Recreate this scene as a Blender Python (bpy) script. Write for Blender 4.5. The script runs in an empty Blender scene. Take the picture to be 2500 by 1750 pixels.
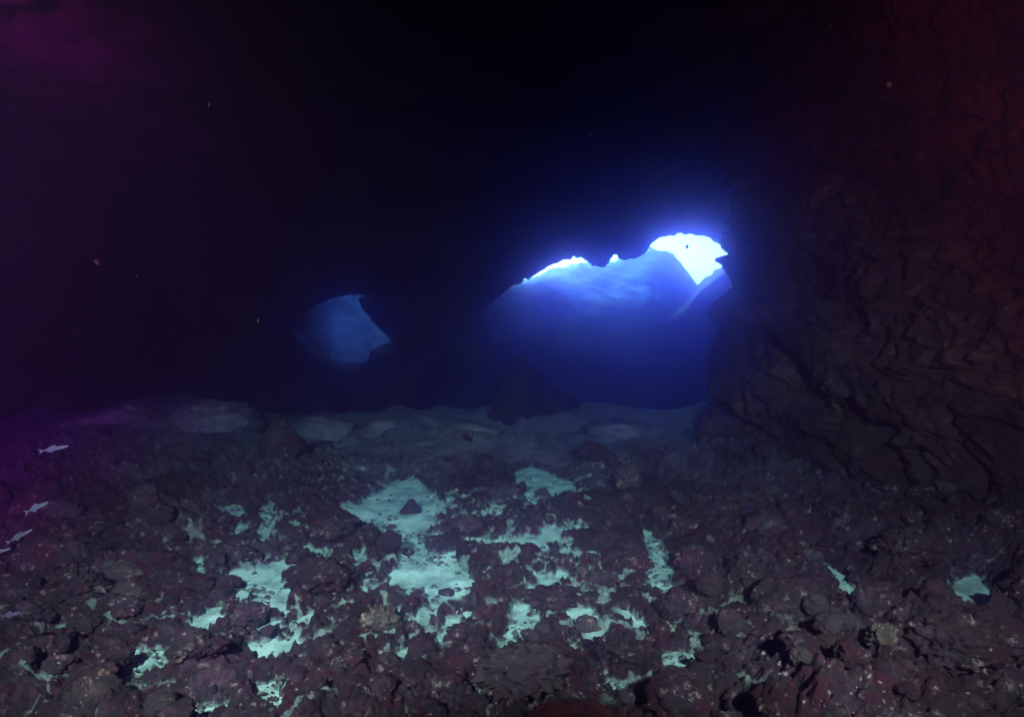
import bpy, bmesh, math, random
import numpy as np
from mathutils import Vector, Matrix
from mathutils.geometry import delaunay_2d_cdt
random.seed(7); RNG = np.random.default_rng(7)
R = math.radians
scene = bpy.context.scene
C = scene.collection

# ------------------------------------------------------------------ camera
F = 1629.0                       # focal length in photograph pixels (2500 wide)
CAM = Vector((0.0, 0.0, 1.3)); PITCH = R(4.0)
cam_data = bpy.data.cameras.new('camera')
cam_data.sensor_width = 36.0; cam_data.lens = 36.0 * F / 2500.0
cam_data.clip_start = 0.05; cam_data.clip_end = 500
cam = bpy.data.objects.new('camera', cam_data); C.objects.link(cam)
cam.location = CAM; cam.rotation_euler = (math.pi/2 - PITCH, 0, 0)
scene.camera = cam

# ------------------------------------------------------------------ sky, sun, exposure
SUN_EL, SUN_AZ = R(28), R(-18)     # azimuth measured from +Y towards +X
world = bpy.data.worlds.new('World'); scene.world = world; world.use_nodes = True
world.cycles.sampling_method = 'NONE'
wn = world.node_tree; wn.nodes.clear()
sky = wn.nodes.new('ShaderNodeTexSky'); sky.sky_type = 'NISHITA'; sky.sun_disc = False
sky.sun_elevation = SUN_EL; sky.sun_rotation = SUN_AZ
sky.air_density = 1.0; sky.dust_density = 3.0; sky.ozone_density = 1.0
bg = wn.nodes.new('ShaderNodeBackground'); bg.inputs['Strength'].default_value = 0.12
wo = wn.nodes.new('ShaderNodeOutputWorld')
wn.links.new(sky.outputs[0], bg.inputs[0]); wn.links.new(bg.outputs[0], wo.inputs[0])
sl = bpy.data.lights.new('sun', 'SUN'); sl.energy = 4.0; sl.angle = R(30); sl.color = (1.0, 0.96, 0.9)
sun = bpy.data.objects.new('sun', sl); C.objects.link(sun)
d = Vector((math.sin(SUN_AZ)*math.cos(SUN_EL), math.cos(SUN_AZ)*math.cos(SUN_EL), math.sin(SUN_EL)))
sun.rotation_euler = d.to_track_quat('Z', 'Y').to_euler()

def dive_lamp(name, loc, target, watts, colour, angle, blend=1.0, radius=0.06):
    """The photographer's underwater lamps: the photograph's rocks are lit from beside the camera."""
    l = bpy.data.lights.new(name, 'SPOT'); l.energy = watts; l.color = colour
    l.spot_size = R(angle); l.spot_blend = blend; l.shadow_soft_size = radius
    o = bpy.data.objects.new(name, l); C.objects.link(o); o.location = loc
    o.rotation_euler = (Vector(loc) - Vector(target)).to_track_quat('Z', 'Y').to_euler()
    return o
dive_lamp('dive_lamp', (-1.1, -0.15, 2.1), (-0.8, 5.2, 0.1), 390, (1.0, 0.56, 0.45), 65)
dive_lamp('dive_lamp', (1.15, -0.15, 2.0), (1.0, 4.8, 0.15), 250, (1.0, 0.55, 0.44), 65)
dive_lamp('focus_lamp', (1.2, -0.2, 1.8), (4.2, 3.6, 3.0), 240, (1.0, 0.04, 0.05), 75)  # added light without a known source, reddens the right edge
dive_lamp('focus_lamp', (-1.1, -0.2, 1.6), (-4.2, 2.2, 1.7), 1400, (1.0, 0.002, 0.34), 85)  # added as well, for a magenta glow at the left edge

vs = scene.view_settings
vs.view_transform = 'Standard'; vs.look = 'None'; vs.gamma = 1.0; vs.use_curve_mapping = False
vs.exposure = 4.0
scene.display_settings.display_device = 'sRGB'
cy = scene.cycles
cy.max_bounces = 6; cy.diffuse_bounces = 3; cy.glossy_bounces = 1; cy.transmission_bounces = 1
cy.volume_bounces = 4; cy.transparent_max_bounces = 4
cy.use_denoising = True
cy.sample_clamp_direct = 0.0; cy.sample_clamp_indirect = 1.0
cy.caustics_reflective = False; cy.caustics_refractive = False
cy.use_adaptive_sampling = False

# ------------------------------------------------------------------ geometry helpers
def ray(px, py):
    """world direction of a photograph pixel, scaled to unit forward (Y) distance"""
    x = (px - 1250.0)/F; z = -(py - 875.0)/F
    c, s = math.cos(PITCH), math.sin(PITCH)
    y = c + s*z; zz = -s + c*z
    return Vector((x/y, 1.0, zz/y))
def at(px, py, y):
    return CAM + ray(px, py)*y
def ground(px, py, z=0.0):
    r = ray(px, py); return CAM + r*((z - CAM.z)/r.z)

def smooth(a, b, x):
    t = np.clip((x - a)/(b - a), 0, 1); return t*t*(3 - 2*t)
def _h(ix, iy, iz, seed):
    n = (ix.astype(np.int64)*374761393 + iy.astype(np.int64)*668265263 + iz.astype(np.int64)*2147483647 + seed*1274126177) & 0xffffffff
    n = ((n ^ (n >> 13))*1274126177) & 0xffffffff
    n = ((n ^ (n >> 16))*2246822519) & 0xffffffff
    n = n ^ (n >> 15)
    return (n & 0xffffff)/float(0xffffff)
def vnoise(x, y, z=0.0, seed=0):
    x = np.asarray(x, float); y = np.asarray(y, float); z = np.asarray(z, float) + 0*x
    ix, iy, iz = np.floor(x), np.floor(y), np.floor(z)
    fx, fy, fz = x-ix, y-iy, z-iz
    fx = fx*fx*fx*(fx*(fx*6-15)+10); fy = fy*fy*fy*(fy*(fy*6-15)+10); fz = fz*fz*fz*(fz*(fz*6-15)+10)
    out = 0
    for a in (0, 1):
        for b in (0, 1):
            for c in (0, 1):
                w = (fx if a else 1-fx)*(fy if b else 1-fy)*(fz if c else 1-fz)
                out = out + w*_h(ix+a, iy+b, iz+c, seed)
    return out*2 - 1
def fbm(x, y, z=0.0, o=4, seed=0, ridged=False, gain=0.5):
    s, amp, tot = 0, 1.0, 0.0
    for i in range(o):
        n = vnoise(x, y, z, seed+i*17)
        if ridged: n = 1 - 2*np.abs(n)
        s = s + amp*n; tot += amp; amp *= gain
        x = x*2.03 + 5.1; y = y*2.03 + 1.7; z = np.asarray(z)*2.03 + 3.3
    return s/tot
def cobbles(x, y, size, seed, rmin=0.35, rmax=0.75):
    """height of rounded stones packed on a jittered grid, in units of size"""
    x = x/size; y = y/size; ix, iy = np.floor(x), np.floor(y); best = np.zeros_like(x)
    zz = np.zeros_like(x)
    for a in (-1, 0, 1):
        for b in (-1, 0, 1):
            cx, cy_ = ix+a, iy+b
            px = cx + _h(cx, cy_, zz, seed); py = cy_ + _h(cx, cy_, zz, seed+1)
            r = rmin + (rmax-rmin)*_h(cx, cy_, zz, seed+2); hgt = 0.4 + 0.6*_h(cx, cy_, zz, seed+3)
            d2 = ((x-px)**2 + (y-py)**2)/(r*r)
            best = np.maximum(best, hgt*r*np.sqrt(np.clip(1-d2, 0, 1)))
    return best*size

def blocks(x, y, size, seed):
    """fractured rock: (height of each block 0..1, distance to the nearest crack), on a jittered grid"""
    x = x/size; y = y/size; ix, iy = np.floor(x), np.floor(y); zz = np.zeros_like(x)
    f1 = np.full_like(x, 9.0); f2 = np.full_like(x, 9.0); hh = np.zeros_like(x)
    for a in (-1, 0, 1):
        for b in (-1, 0, 1):
            cx, cy_ = ix+a, iy+b
            px = cx + _h(cx, cy_, zz, seed); py = cy_ + _h(cx, cy_, zz, seed+1)
            ux, uy = x-px, y-py; d = np.sqrt(ux*ux + uy*uy)
            tilt = (_h(cx, cy_, zz, seed+2)-0.5)*ux + (_h(cx, cy_, zz, seed+3)-0.5)*uy   # each block's face leans its own way
            hgt = _h(cx, cy_, zz, seed+4) + 1.3*tilt
            near = d < f1
            f2 = np.where(near, f1, np.minimum(f2, d)); hh = np.where(near, hgt, hh); f1 = np.minimum(f1, d)
    return hh, f2-f1
def grid_mesh(name, co, nu, nv, smooth_shade=True):
    """co: (nu*nv, 3) array ordered v fastest"""
    me = bpy.data.meshes.new(name)
    i = np.arange(nu-1)[:, None]*nv + np.arange(nv-1)[None, :]
    quads = np.stack([i, i+nv, i+nv+1, i+1], -1).reshape(-1, 4)
    n = len(quads)
    me.vertices.add(len(co)); me.vertices.foreach_set('co', np.asarray(co, np.float32).ravel())
    me.loops.add(n*4); me.loops.foreach_set('vertex_index', quads.astype(np.int32).ravel())
    me.polygons.add(n)
    me.polygons.foreach_set('loop_start', np.arange(0, n*4, 4, dtype=np.int32))
    me.update(calc_edges=True)
    if smooth_shade: me.polygons.foreach_set('use_smooth', np.ones(n, bool))
    return me
def link(name, me, mat, parent=None, kind=None, label=None, cat=None, group=None):
    o = bpy.data.objects.new(name, me); C.objects.link(o)
    if mat is not None and me is not None and not me.materials: me.materials.append(mat)
    if parent: o.parent = parent
    if kind: o['kind'] = kind
    if label: o['label'] = label
    if cat: o['category'] = cat
    if group: o['group'] = group
    return o
def np_mesh(name, co, faces, smooth_shade=True):
    me = bpy.data.meshes.new(name); me.from_pydata([tuple(v) for v in co], [], faces); me.update()
    if smooth_shade: me.polygons.foreach_set('use_smooth', np.ones(len(me.polygons), bool))
    return me

# ------------------------------------------------------------------ materials
def new_mat(name):
    m = bpy.data.materials.new(name); m.use_nodes = True
    nt = m.node_tree; b = nt.nodes['Principled BSDF']
    return m, nt, b
def N(nt, t, **k):
    n = nt.nodes.new(t)
    for a, v in k.items():
        if a.startswith('i_'): n.inputs[a[2:].replace('_', ' ')].default_value = v
        else: setattr(n, a, v)
    return n
def ramp(nt, stops, interp='LINEAR'):
    r = nt.nodes.new('ShaderNodeValToRGB'); r.color_ramp.interpolation = interp
    e = r.color_ramp.elements
    while len(e) < len(stops): e.new(0.5)
    for k, (p, c) in enumerate(stops):
        e[k].position = p; e[k].color = (*c, 1) if len(c) == 3 else c
    return r
def rock_mat(name, cols, fleck=(0.15, 0.17, 0.18), fleck_amt=0.085, patch=(0.17, 0.14, 0.13), patch_at=0.64,
             scale=1.0, own=False, bump=0.9, rough=0.9, silt=0.0):
    m, nt, b = new_mat(name); L = nt.links.new
    if own:
        tc = N(nt, 'ShaderNodeTexCoord'); oi = N(nt, 'ShaderNodeObjectInfo')
        mul = N(nt, 'ShaderNodeVectorMath', operation='SCALE'); mul.inputs[3].default_value = 37.0
        cmb = N(nt, 'ShaderNodeCombineXYZ')
        for k in range(3): L(oi.outputs['Random'], cmb.inputs[k])
        L(cmb.outputs[0], mul.inputs[0])
        geo = N(nt, 'ShaderNodeNewGeometry')
        add = N(nt, 'ShaderNodeVectorMath', operation='ADD'); L(geo.outputs['Position'], add.inputs[0]); L(mul.outputs[0], add.inputs[1])
        pos = add.outputs[0]
    else:
        geo = N(nt, 'ShaderNodeNewGeometry'); pos = geo.outputs['Position']
    n1 = N(nt, 'ShaderNodeTexNoise', i_Scale=6.5*scale, i_Detail=10.0, i_Roughness=0.74); L(pos, n1.inputs['Vector'])
    r1 = ramp(nt, [(0.30, cols[0]), (0.43, cols[1]), (0.52, cols[2]), (0.60, cols[3]), (0.72, cols[0])]); L(n1.outputs[0], r1.inputs[0])
    # pale crusts
    n2 = N(nt, 'ShaderNodeTexNoise', i_Scale=17.0*scale, i_Detail=10.0, i_Roughness=0.8); L(pos, n2.inputs['Vector'])
    r2 = ramp(nt, [(patch_at, (0, 0, 0)), (patch_at+0.07, (1, 1, 1))]); L(n2.outputs[0], r2.inputs[0])
    mx = N(nt, 'ShaderNodeMixRGB'); L(r2.outputs[0], mx.inputs[0]); L(r1.outputs[0], mx.inputs[1]); mx.inputs[2].default_value = (*patch, 1)
    # small flecks of shell and coralline crust
    v = N(nt, 'ShaderNodeTexVoronoi', i_Scale=42.0*scale); v.feature = 'F1'
    nd = N(nt, 'ShaderNodeTexNoise', i_Scale=55.0*scale, i_Detail=2.0); L(pos, nd.inputs['Vector'])
    dv = N(nt, 'ShaderNodeVectorMath', operation='MULTIPLY_ADD'); L(nd.outputs['Color'], dv.inputs[0]); dv.inputs[1].default_value = (0.035, 0.035, 0.035); L(pos, dv.inputs[2])
    L(dv.outputs[0], v.inputs['Vector'])
    n3 = N(nt, 'ShaderNodeTexNoise', i_Scale=11.0*scale, i_Detail=3.0); L(pos, n3.inputs['Vector'])
    lt = N(nt, 'ShaderNodeMath', operation='MULTIPLY'); L(n3.outputs[0], lt.inputs[0]); lt.inputs[1].default_value = fleck_amt*4.2
    wn_ = N(nt, 'ShaderNodeMath', operation='SUBTRACT'); L(lt.outputs[0], wn_.inputs[0]); L(v.outputs['Distance'], wn_.inputs[1])
    pick = N(nt, 'ShaderNodeSeparateColor'); L(v.outputs['Color'], pick.inputs[0])
    pk = N(nt, 'ShaderNodeMath', operation='GREATER_THAN'); L(pick.outputs[0], pk.inputs[0]); pk.inputs[1].default_value = 0.62
    fl = N(nt, 'ShaderNodeMapRange'); L(wn_.outputs[0], fl.inputs[0]); fl.inputs[1].default_value = 0.0; fl.inputs[2].default_value = 0.06
    fm = N(nt, 'ShaderNodeMath', operation='MULTIPLY'); L(fl.outputs[0], fm.inputs[0]); L(pk.outputs[0], fm.inputs[1])
    mx2 = N(nt, 'ShaderNodeMixRGB'); L(fm.outputs[0], mx2.inputs[0]); L(mx.outputs[0], mx2.inputs[1]); mx2.inputs[2].default_value = (*fleck, 1)
    n5 = N(nt, 'ShaderNodeTexNoise', i_Scale=1.7*scale, i_Detail=4.0, i_Roughness=0.6); L(pos, n5.inputs['Vector'])
    mr5 = N(nt, 'ShaderNodeMapRange'); L(n5.outputs[0], mr5.inputs[0]); mr5.inputs[1].default_value = 0.33; mr5.inputs[2].default_value = 0.67; mr5.inputs[3].default_value = 0.45; mr5.inputs[4].default_value = 1.45
    sc5 = N(nt, 'ShaderNodeVectorMath', operation='SCALE'); L(mx2.outputs[0], sc5.inputs[0]); L(mr5.outputs[0], sc5.inputs[3])
    col = sc5.outputs[0]
    if silt:
        sz = N(nt, 'ShaderNodeSeparateXYZ'); L(pos, sz.inputs[0])       # sand lies in the hollows of the reef
        nz = N(nt, 'ShaderNodeTexNoise', i_Scale=26.0, i_Detail=6.0, i_Roughness=0.7); L(pos, nz.inputs['Vector'])
        za = N(nt, 'ShaderNodeMath', operation='MULTIPLY_ADD'); L(nz.outputs[0], za.inputs[0]); za.inputs[1].default_value = -0.10; L(sz.outputs['Z'], za.inputs[2])
        zm = N(nt, 'ShaderNodeMapRange'); L(za.outputs[0], zm.inputs[0]); zm.inputs[1].default_value = -0.036; zm.inputs[2].default_value = -0.056; zm.inputs[4].default_value = 0.8
        at_ = N(nt, 'ShaderNodeAttribute'); at_.attribute_name = 'dust'
        dm = N(nt, 'ShaderNodeMath', operation='MULTIPLY'); L(at_.outputs['Fac'], dm.inputs[0]); L(n2.outputs[0], dm.inputs[1])
        dr = N(nt, 'ShaderNodeMapRange'); L(dm.outputs[0], dr.inputs[0]); dr.inputs[1].default_value = 0.22; dr.inputs[2].default_value = 0.55; dr.inputs[4].default_value = 0.75
        dx = N(nt, 'ShaderNodeMath', operation='MAXIMUM'); L(zm.outputs[0], dx.inputs[0]); L(dr.outputs[0], dx.inputs[1])
        md = N(nt, 'ShaderNodeMixRGB'); L(dx.outputs[0], md.inputs[0]); L(col, md.inputs[1]); md.inputs[2].default_value = (0.12, 0.27, 0.26, 1); col = md.outputs[0]
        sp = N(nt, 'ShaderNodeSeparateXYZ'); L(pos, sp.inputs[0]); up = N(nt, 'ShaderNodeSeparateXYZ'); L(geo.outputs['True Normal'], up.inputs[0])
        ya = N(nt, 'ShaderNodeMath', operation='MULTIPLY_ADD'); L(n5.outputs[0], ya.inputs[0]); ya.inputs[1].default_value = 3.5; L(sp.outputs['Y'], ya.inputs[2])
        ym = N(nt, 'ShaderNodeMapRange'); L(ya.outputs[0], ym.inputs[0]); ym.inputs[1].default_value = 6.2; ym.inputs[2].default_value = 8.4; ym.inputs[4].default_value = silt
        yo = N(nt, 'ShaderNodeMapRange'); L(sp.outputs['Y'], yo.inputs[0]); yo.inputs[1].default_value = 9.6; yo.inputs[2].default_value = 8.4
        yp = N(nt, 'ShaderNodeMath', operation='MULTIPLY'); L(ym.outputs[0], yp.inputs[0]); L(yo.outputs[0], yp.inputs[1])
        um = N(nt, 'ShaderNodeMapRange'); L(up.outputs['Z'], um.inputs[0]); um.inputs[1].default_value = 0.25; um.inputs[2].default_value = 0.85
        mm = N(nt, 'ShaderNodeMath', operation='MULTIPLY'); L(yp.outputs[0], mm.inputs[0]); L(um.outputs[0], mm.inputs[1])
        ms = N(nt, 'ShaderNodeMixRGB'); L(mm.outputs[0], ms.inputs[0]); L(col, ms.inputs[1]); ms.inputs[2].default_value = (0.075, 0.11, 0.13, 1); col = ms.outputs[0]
    L(col, b.inputs['Base Color'])
    b.inputs['Roughness'].default_value = rough; b.inputs['Specular IOR Level'].default_value = 0.2
    n4 = N(nt, 'ShaderNodeTexNoise', i_Scale=30.0*scale, i_Detail=7.0, i_Roughness=0.7); L(pos, n4.inputs['Vector'])
    bp = N(nt, 'ShaderNodeBump', i_Strength=bump, i_Distance=0.03); L(n4.outputs[0], bp.inputs['Height']); L(bp.outputs[0], b.inputs['Normal'])
    return m

MAROON = [(0.0024, 0.003, 0.0055), (0.0170, 0.0058, 0.0150), (0.0042, 0.010, 0.015), (0.026, 0.018, 0.033)]
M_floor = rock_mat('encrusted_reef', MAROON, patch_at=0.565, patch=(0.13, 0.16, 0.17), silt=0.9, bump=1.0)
M_rock = rock_mat('encrusted_rock', MAROON, own=True, patch_at=0.57, patch=(0.125, 0.14, 0.15))
M_grey = rock_mat('grey_crusted_rock', [(0.006, 0.007, 0.011), (0.019, 0.017, 0.027), (0.014, 0.022, 0.027), (0.031, 0.034, 0.045)], own=True, patch_at=0.58)
M_pale = rock_mat('pale_crusted_rock', [(0.008, 0.009, 0.010), (0.022, 0.027, 0.026), (0.036, 0.048, 0.044), (0.06, 0.08, 0.068)], own=True, patch_at=0.55, patch=(0.15, 0.21, 0.18))
M_dark = rock_mat('dark_boulder_rock', [(0.006, 0.005, 0.006), (0.012, 0.010, 0.011), (0.010, 0.010, 0.010), (0.016, 0.013, 0.014)], fleck_amt=0.0, patch_at=0.8)
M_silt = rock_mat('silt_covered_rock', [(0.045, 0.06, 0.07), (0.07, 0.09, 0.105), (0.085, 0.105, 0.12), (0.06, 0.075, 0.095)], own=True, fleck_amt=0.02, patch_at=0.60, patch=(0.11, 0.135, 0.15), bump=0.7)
M_red = rock_mat('red_crust', [(0.014, 0.002, 0.004), (0.06, 0.006, 0.014), (0.03, 0.012, 0.007), (0.08, 0.018, 0.032)], own=True, fleck=(0.3, 0.14, 0.14), patch=(0.16, 0.075, 0.03), patch_at=0.56, scale=3.4, bump=1.0)
M_wall = rock_mat('cave_wall_rock', [(0.004, 0.003, 0.004), (0.017, 0.009, 0.011), (0.012, 0.012, 0.013), (0.036, 0.027, 0.029)], fleck=(0.2, 0.15, 0.14), fleck_amt=0.06, patch=(0.12, 0.095, 0.085), patch_at=0.575)
M_ceil = rock_mat('ceiling_rock', [(0.03, 0.018, 0.02), (0.05, 0.03, 0.03), (0.05, 0.035, 0.03), (0.07, 0.045, 0.045)], fleck_amt=0.03, patch_at=0.7)

def sand_mat(name, a, b_, spec=(0.25, 0.24, 0.2), scale=1.0):
    m, nt, b = new_mat(name); L = nt.links.new
    geo = N(nt, 'ShaderNodeNewGeometry'); pos = geo.outputs['Position']
    n1 = N(nt, 'ShaderNodeTexNoise', i_Scale=7.0*scale, i_Detail=9.0, i_Roughness=0.65); L(pos, n1.inputs['Vector'])
    r1 = ramp(nt, [(0.38, a), (0.58, b_)]); L(n1.outputs[0], r1.inputs[0])
    n2 = N(nt, 'ShaderNodeTexNoise', i_Scale=120.0*scale, i_Detail=3.0); L(pos, n2.inputs['Vector'])
    r2 = ramp(nt, [(0.60, (0, 0, 0)), (0.70, (1, 1, 1))]); L(n2.outputs[0], r2.inputs[0])
    mx = N(nt, 'ShaderNodeMixRGB'); L(r2.outputs[0], mx.inputs[0]); L(r1.outputs[0], mx.inputs[1]); mx.inputs[2].default_value = (*spec, 1)
    L(mx.outputs[0], b.inputs['Base Color']); b.inputs['Roughness'].default_value = 0.95; b.inputs['Specular IOR Level'].default_value = 0.1
    bp = N(nt, 'ShaderNodeBump', i_Strength=0.3, i_Distance=0.01); L(n2.outputs[0], bp.inputs['Height']); L(bp.outputs[0], b.inputs['Normal'])
    return m
M_sand = sand_mat('coral_sand', (0.06, 0.17, 0.165), (0.175, 0.42, 0.41), spec=(0.06, 0.13, 0.13))
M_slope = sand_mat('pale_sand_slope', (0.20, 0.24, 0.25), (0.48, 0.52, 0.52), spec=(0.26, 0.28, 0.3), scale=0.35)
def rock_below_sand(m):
    """light falloff put into the colour: pale sand high up, darkened to rock tone below"""
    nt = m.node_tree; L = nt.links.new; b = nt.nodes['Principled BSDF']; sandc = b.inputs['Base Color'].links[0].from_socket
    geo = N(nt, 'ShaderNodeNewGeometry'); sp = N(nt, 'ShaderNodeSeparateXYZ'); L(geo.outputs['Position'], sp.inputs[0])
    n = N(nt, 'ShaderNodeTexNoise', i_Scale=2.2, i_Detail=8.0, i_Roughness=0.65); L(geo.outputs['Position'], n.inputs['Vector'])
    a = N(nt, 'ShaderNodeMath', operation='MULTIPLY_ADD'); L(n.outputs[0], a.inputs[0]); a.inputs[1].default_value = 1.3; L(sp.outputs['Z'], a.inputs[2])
    lx = N(nt, 'ShaderNodeMapRange'); L(sp.outputs['X'], lx.inputs[0]); lx.inputs[1].default_value = -1.5; lx.inputs[2].default_value = -2.4; lx.inputs[4].default_value = 0.85  # left side kept paler, brightening the dim mouth by colour
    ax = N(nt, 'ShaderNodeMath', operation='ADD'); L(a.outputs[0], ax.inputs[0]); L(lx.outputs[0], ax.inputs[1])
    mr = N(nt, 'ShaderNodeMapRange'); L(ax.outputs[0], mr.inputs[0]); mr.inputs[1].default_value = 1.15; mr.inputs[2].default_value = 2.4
    sn = N(nt, 'ShaderNodeSeparateXYZ'); L(geo.outputs['Normal'], sn.inputs[0])   # steep faces darkened as well, painting the left mouth's fade
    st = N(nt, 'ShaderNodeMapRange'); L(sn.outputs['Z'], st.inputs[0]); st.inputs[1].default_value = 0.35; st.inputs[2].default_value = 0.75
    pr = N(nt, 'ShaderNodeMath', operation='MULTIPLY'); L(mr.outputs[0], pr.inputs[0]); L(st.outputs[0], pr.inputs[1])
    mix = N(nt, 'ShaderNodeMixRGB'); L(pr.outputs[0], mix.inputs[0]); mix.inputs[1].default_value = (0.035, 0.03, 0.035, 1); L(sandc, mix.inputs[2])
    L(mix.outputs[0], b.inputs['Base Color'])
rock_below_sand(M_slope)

# ------------------------------------------------------------------ sand pools (ground outlines in metres)
POOLS_PX = [
 [(850,1255),(905,1215),(960,1180),(1010,1168),(1045,1205),(1088,1240),(1062,1275),(1035,1300),(1032,1340),(1062,1362),(1100,1368),(1130,1392),(1148,1420),(1112,1440),(1092,1452),(1088,1484),(1020,1462),(962,1432),(952,1408),(985,1370),(972,1345),(955,1318),(925,1292),(892,1280)],
 [(862,1352),(892,1338),(900,1372),(880,1388)],
 [(538,1246),(570,1238),(604,1262),(576,1274)],
 [(574,1284),(600,1278),(592,1306),(574,1312)],
 [(638,1238),(656,1242),(672,1276),(654,1300),(644,1332),(632,1306)],
 [(608,1426),(640,1406),(664,1430),(694,1440),(692,1474),(694,1504),(652,1502),(638,1460)],
 [(1262,1155),(1292,1142),(1335,1156),(1392,1178),(1402,1212),(1370,1216),(1302,1232),(1286,1216),(1266,1190)],
 [(1572,1298),(1612,1328),(1622,1350),(1644,1402),(1604,1434),(1582,1402),(1588,1350)],
 [(1286,1388),(1332,1406),(1402,1438),(1396,1452),(1360,1442),(1298,1408)],
 [(1496,1492),(1540,1506),(1528,1524),(1502,1508)],
 [(1240,1462),(1302,1488),(1314,1520),(1292,1560),(1262,1584),(1228,1624),(1206,1600),(1248,1532),(1264,1500)],
 [(2316,1440),(2378,1422),(2402,1468),(2414,1486),(2360,1494),(2338,1470)],
 [(2036,1396),(2082,1436),(2136,1468),(2122,1484),(2072,1452)],
 [(338,1598),(384,1598),(384,1644),(342,1638)],
 [(276,1666),(332,1688),(312,1704)],
 [(648,1680),(694,1666),(688,1722),(662,1742)],
 [(100,1578),(144,1546),(138,1582)],
 [(16,1614),(62,1618),(40,1644)],
 [(1636,1598),(1682,1596),(1694,1630),(1648,1644)],
 [(1496,1676),(1532,1678),(1520,1702)],
 [(1016,1498),(1062,1488),(1052,1532),(1030,1540)],
 [(476,1372),(506,1374),(490,1412)],
 [(1630,1434),(1652,1452),(1636,1462)],
 [(1200,1250),(1222,1256),(1210,1268)],
 [(470,1738),(524,1732),(530,1760),(470,1770)],
 [(1170,1690),(1190,1665),(1182,1710)],
 [(1720,1730),(1752,1722),(1745,1748)],
]
SAND_Z = 0.0
POOLS = [np.array([ground(px, py, SAND_Z)[:2] for px, py in pl]) for pl in POOLS_PX]
for k_ in (11, 12, 13, 14, 16, 17):                    # these lie low among taller rocks and reach a little further than one sees
    c_ = POOLS[k_].mean(0); POOLS[k_] = c_ + (POOLS[k_] - c_)*1.4
def poly_sdf(x, y, poly):
    """signed distance, negative inside"""
    d = np.full(x.shape, 1e9); inside = np.zeros(x.shape, bool); n = len(poly)
    for i in range(n):
        ax, ay = poly[i]; bx, by = poly[(i+1) % n]
        ex, ey = bx-ax, by-ay; wx, wy = x-ax, y-ay
        t = np.clip((wx*ex + wy*ey)/(ex*ex + ey*ey + 1e-12), 0, 1)
        d = np.minimum(d, (wx-ex*t)**2 + (wy-ey*t)**2)
        c = ((ay > y) != (by > y)) & (x < (bx-ax)*(y-ay)/((by-ay) + 1e-12) + ax)
        inside ^= c
    d = np.sqrt(d); return np.where(inside, -d, d)
def pool_distance(x, y):
    out = np.full(x.shape, 9.0)
    for pl in POOLS:
        lo = pl.min(0) - 0.7; hi = pl.max(0) + 0.7
        m = (x > lo[0]) & (x < hi[0]) & (y > lo[1]) & (y < hi[1])
        if m.any(): out[m] = np.minimum(out[m], poly_sdf(x[m], y[m], pl))
    return out

# ------------------------------------------------------------------ cave floor
def floor_height(x, y, want_dust=False):
    d = pool_distance(x, y)
    # sand also shows in small broken gaps between the rocks in the middle of the floor
    gap = 0.09*(0.36 - fbm(x*4.6, y*4.6, 0, 4, 151, gain=0.66)) + 0.05*smooth(2.6, 2.1, y) + 0.12*smooth(0.7, 1.7, np.abs(x + 0.45)) + 0.12*smooth(4.3, 5.2, y)
    d = np.minimum(d, gap)
    dn = d + 0.035*fbm(x*9, y*9, 0, 3, 5) + 0.018*vnoise(x*38, y*38, 0, 9)
    away = smooth(0.0, 0.30, d)
    wx = x + 0.05*vnoise(x*6, y*6, 0, 1) + 0.018*vnoise(x*19, y*19, 2, 4); wy = y + 0.05*vnoise(x*6, y*6, 5, 1) + 0.018*vnoise(x*19, y*19, 7, 4)
    lumps = 0.50*cobbles(wx, wy, 0.46, 11)*away
    lumps = lumps + 0.60*cobbles(wx, wy, 0.19, 23)*(0.12 + 0.88*away)
    fine = 1.0*cobbles(wx, wy, 0.085, 33, 0.45, 0.72) + 0.8*cobbles(wx, wy, 0.034, 41)
    bil = 0.060*np.abs(vnoise(wx*6.5, wy*6.5, 0, 57))*away + 0.040*np.abs(vnoise(wx*15, wy*15, 0, 58))*(0.3 + 0.7*away) + 0.022*np.abs(vnoise(x*36, y*36, 0, 59)) + 0.012*np.abs(vnoise(x*80, y*80, 0, 60))
    pits = 0.05*smooth(0.15, 0.6, fbm(x*7, y*7, 0, 3, 55))*away
    far = smooth(5.2, 6.8, y + 0.6*vnoise(x*0.9, y*0.9, 0, 79)); soft = 1 - 0.8*far
    h = 0.006 + 0.012*away + lumps*0.62*soft + soft*( (0.012 + 0.02*away)*fbm(x*11, y*11, 0, 4, 51) + fine*(0.3 + 0.3*away) + bil + 0.022*away*fbm(x*22, y*22, 0, 3, 63, ridged=True) - pits)
    h = h + 0.10*away*(fbm(x*1.1, y*1.1, 0, 3, 71) + 0.2)
    h = h + 0.02*smooth(5.8, 7.6, y + 0.9*vnoise(x*0.8, y*0.6, 0, 77)) + 0.26*far*fbm(x*1.0, y*1.3, 0, 3, 78) - 0.55*smooth(8.2, 9.8, y)
    # the floor climbs towards the right wall and, a little, to the left
    h = h + 1.15*smooth(1.2, 3.6, x - 0.05*y + 0.25*vnoise(x, y, 0, 81))*smooth(0.0, 0.6, d)
    h = h + 0.10*smooth(1.5, 4.5, -x)*smooth(0.0, 0.6, d)
    if want_dust:
        crease = smooth(0.016, 0.002, cobbles(wx, wy, 0.085, 33, 0.45, 0.72)) * smooth(-0.25, 0.35, fbm(x*2.2, y*2.2, 0, 3, 171) + 0.25*vnoise(x*13, y*13, 0, 173))
        crease = crease*(1 - 0.85*smooth(0.8, 2.2, np.abs(x + 0.4)))*smooth(6.5, 4.5, y)
        crease = np.clip(crease, 0, 1)
    inside = smooth(0.036, -0.006, dn)
    out = h*(1-inside) + (-0.06)*inside
    return (out, crease) if want_dust else out
ny, nx = 760, 840
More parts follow.
